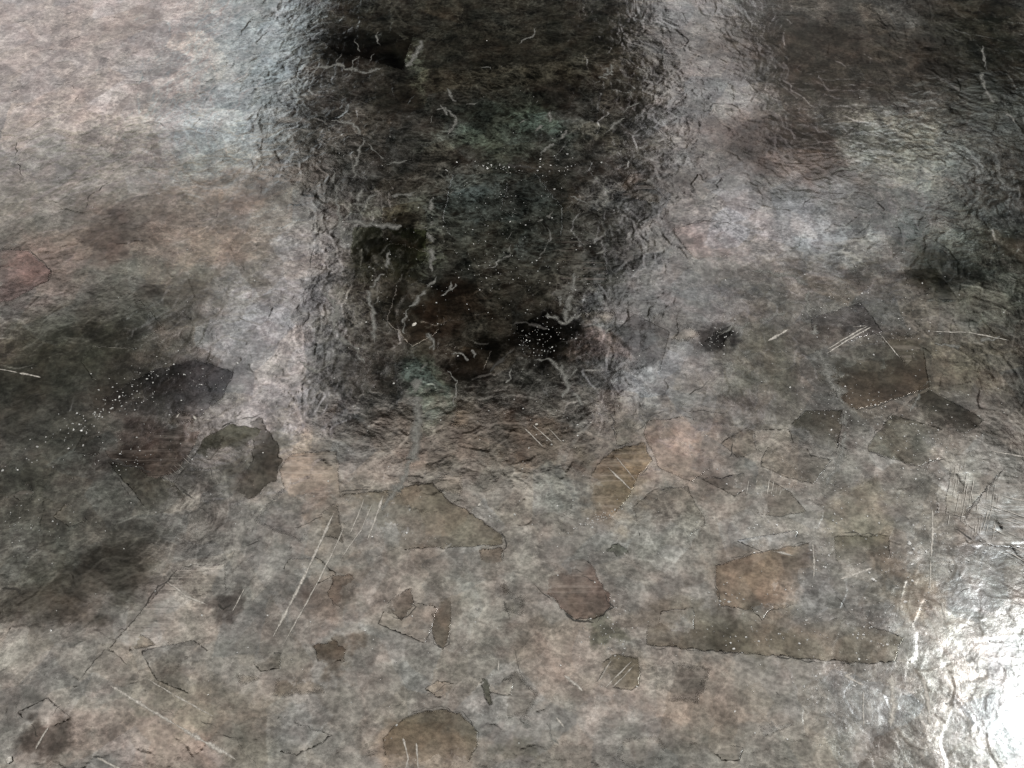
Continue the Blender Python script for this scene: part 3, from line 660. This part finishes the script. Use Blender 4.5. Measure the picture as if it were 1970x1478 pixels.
for p, w in VN:
    ribbon('pale_vein', p, w * rnd.uniform(2.6, 4.2), M_VEIN, brk=.1, lift=.2, wob=3.2, hgt=.12)

for i in range(40):     # fine broken network of veins
    vx, vy = rnd.uniform(610, 1240), rnd.uniform(20, 760); a = rnd.choice((.2, 1.3, 1.7, 2.8)) + rnd.uniform(-.4, .4); L = rnd.uniform(25, 90)
    ribbon('pale_vein', [(vx, vy), (vx + L * .5 * math.cos(a), vy + L * .5 * math.sin(a)), (vx + L * math.cos(a + .5), vy + L * math.sin(a + .5))], rnd.uniform(1.5, 5), M_VEIN, brk=.25, lift=.2, wob=3.5, hgt=.12)
# ------------------------------------------------------------------ grains coloured white to stand for glints: clusters nobody could count
def grains(px, py, w, h, n, s0=.22, s1=.55, ang=0.0, label=None):
    g = np.random.RandomState(int(px * 7 + py)); n = int(n * 1.7)
    V, Fc = [], []
    ca, sa = math.cos(math.radians(ang)), math.sin(math.radians(ang))
    for i in range(n):
        u, v = g.standard_t(3) * w * .42, g.standard_t(3) * h * .42
        X, Y = pt(px + u * ca + v * sa, py - u * sa + v * ca)
        s = (s0 + (s1 - s0) * g.rand() ** 4) * MM * 1.8
        b = len(V); Z = float(relief(np.array([X]), np.array([Y]))[0]) + .35 * MM
        a0 = g.rand() * 6.28; tx, ty = g.randn(2) * .5 * s
        m = g.randint(4, 7)
        for j in range(m):
            r = s * (.55 + .6 * g.rand()); aa = a0 + j * 6.283 / m
            V.append((X + r * math.cos(aa), Y + r * math.sin(aa) * .8, Z - .3 * s))
        V.append((X + tx, Y + ty, Z + .55 * s)); V.append((X, Y, Z - s))
        for j in range(m):
            Fc.append((b + j, b + (j + 1) % m, b + m)); Fc.append((b + (j + 1) % m, b + j, b + m + 1))
    o = mesh_obj('glint_grains', V, Fc, M_GLINT, root, False)
    o['kind'] = 'stuff'
    o['label'] = label or 'scattering of tiny crystal grains coloured white for their glints'
    return o
grains(180, 800, 170, 22, 46, ang=32)
grains(250, 770, 130, 60, 55, .15, .4, ang=25)
grains(390, 735, 60, 40, 30, .12, .35)
grains(250, 880, 120, 50, 26, .15, .4)
grains(960, 320, 90, 10, 16, ang=-4)
grains(1070, 320, 60, 25, 16)
grains(970, 430, 170, 110, 75, .13, .38)
grains(960, 540, 160, 60, 60, .13, .36)
grains(1035, 655, 60, 40, 55, .12, .36)
grains(1110, 590, 50, 130, 18, .15, .4)
grains(1378, 650, 50, 28, 26, .15, .4, ang=35)
grains(1590, 590, 80, 20, 20, .15, .4, ang=20)
grains(1720, 620, 160, 100, 60, .15, .42)
grains(1620, 780, 120, 50, 40, .15, .45)
grains(1660, 830, 90, 60, 26, .15, .45)
grains(1810, 850, 120, 80, 60, .15, .4)
grains(1790, 930, 140, 70, 40, .15, .4)
grains(1570, 930, 160, 40, 30, .15, .4)
grains(1590, 1040, 40, 80, 26, .18, .5, ang=-30)
grains(1465, 1020, 50, 40, 22, .15, .5)
grains(1150, 1000, 80, 10, 30, .15, .45, ang=22)
grains(1480, 1225, 120, 30, 30, .15, .5)
grains(1680, 1190, 130, 90, 60, .15, .5)
grains(1790, 1060, 150, 80, 60, .2, .7)
grains(1620, 1350, 140, 100, 70, .15, .5)
grains(1180, 1220, 60, 60, 34, .15, .4)
grains(1400, 1160, 50, 40, 12, .2, .5)
grains(60, 1010, 120, 60, 26, .15, .35)
grains(700, 600, 200, 200, 36, .13, .4)
grains(1080, 820, 260, 60, 22, .15, .45)
grains(400, 300, 400, 300, 24, .2, .5)
grains(700, 1200, 900, 400, 60, .15, .42)
grains(1450, 700, 700, 400, 70, .13, .38)
grains(980, 980, 500, 200, 30, .15, .42)

# ------------------------------------------------------------------ loose chips lying on the stone
def chip(px, py, s, label, ang=0, el=1.5):
    s *= .62
    g = np.random.RandomState(int(px))
    X, Y = pt(px, py)
    V = []; m = 9
    for lay, (rr, zz) in enumerate(((.6, 0), (1, .35), (.75, .8), (.25, 1.0))):
        for j in range(m):
            a = j * 6.283 / m
            r = s * rr * (.75 + .5 * g.rand())
            u, v = r * math.cos(a) * el, r * math.sin(a)
            V.append((u * math.cos(ang) - v * math.sin(ang), u * math.sin(ang) + v * math.cos(ang), zz * s * .8 * (1 + .2 * g.rand())))
    Fc = []
    for l in range(3):
        for j in range(m):
            Fc.append((l * m + j, l * m + (j + 1) % m, (l + 1) * m + (j + 1) % m, (l + 1) * m + j))
    Fc.append(tuple(range(m))[::-1]); Fc.append(tuple(range(3 * m, 4 * m)))
    o = mesh_obj('stone_chip', V, Fc, M_CHIP, None, False)
    o.location = (X, Y, float(relief(np.array([X]), np.array([Y]))[0]) + .0002)
    o['label'] = label; o['category'] = 'stone chip'; o['group'] = 'pale chips lying on the stone'
chip(797, 625, .0017, 'pale pointed chip lying in the dark reflection near the middle', 1.0, 1.7)
chip(1032, 817, .0012, 'small whitish chip just below the dark reflection', .4, 1.2)
chip(922, 972, .0012, 'yellowish chip above the leaf shaped brown face', .9, 1.4)
chip(20, 1463, .0026, 'round whitish chip in the bottom left corner', .5, 1.0)
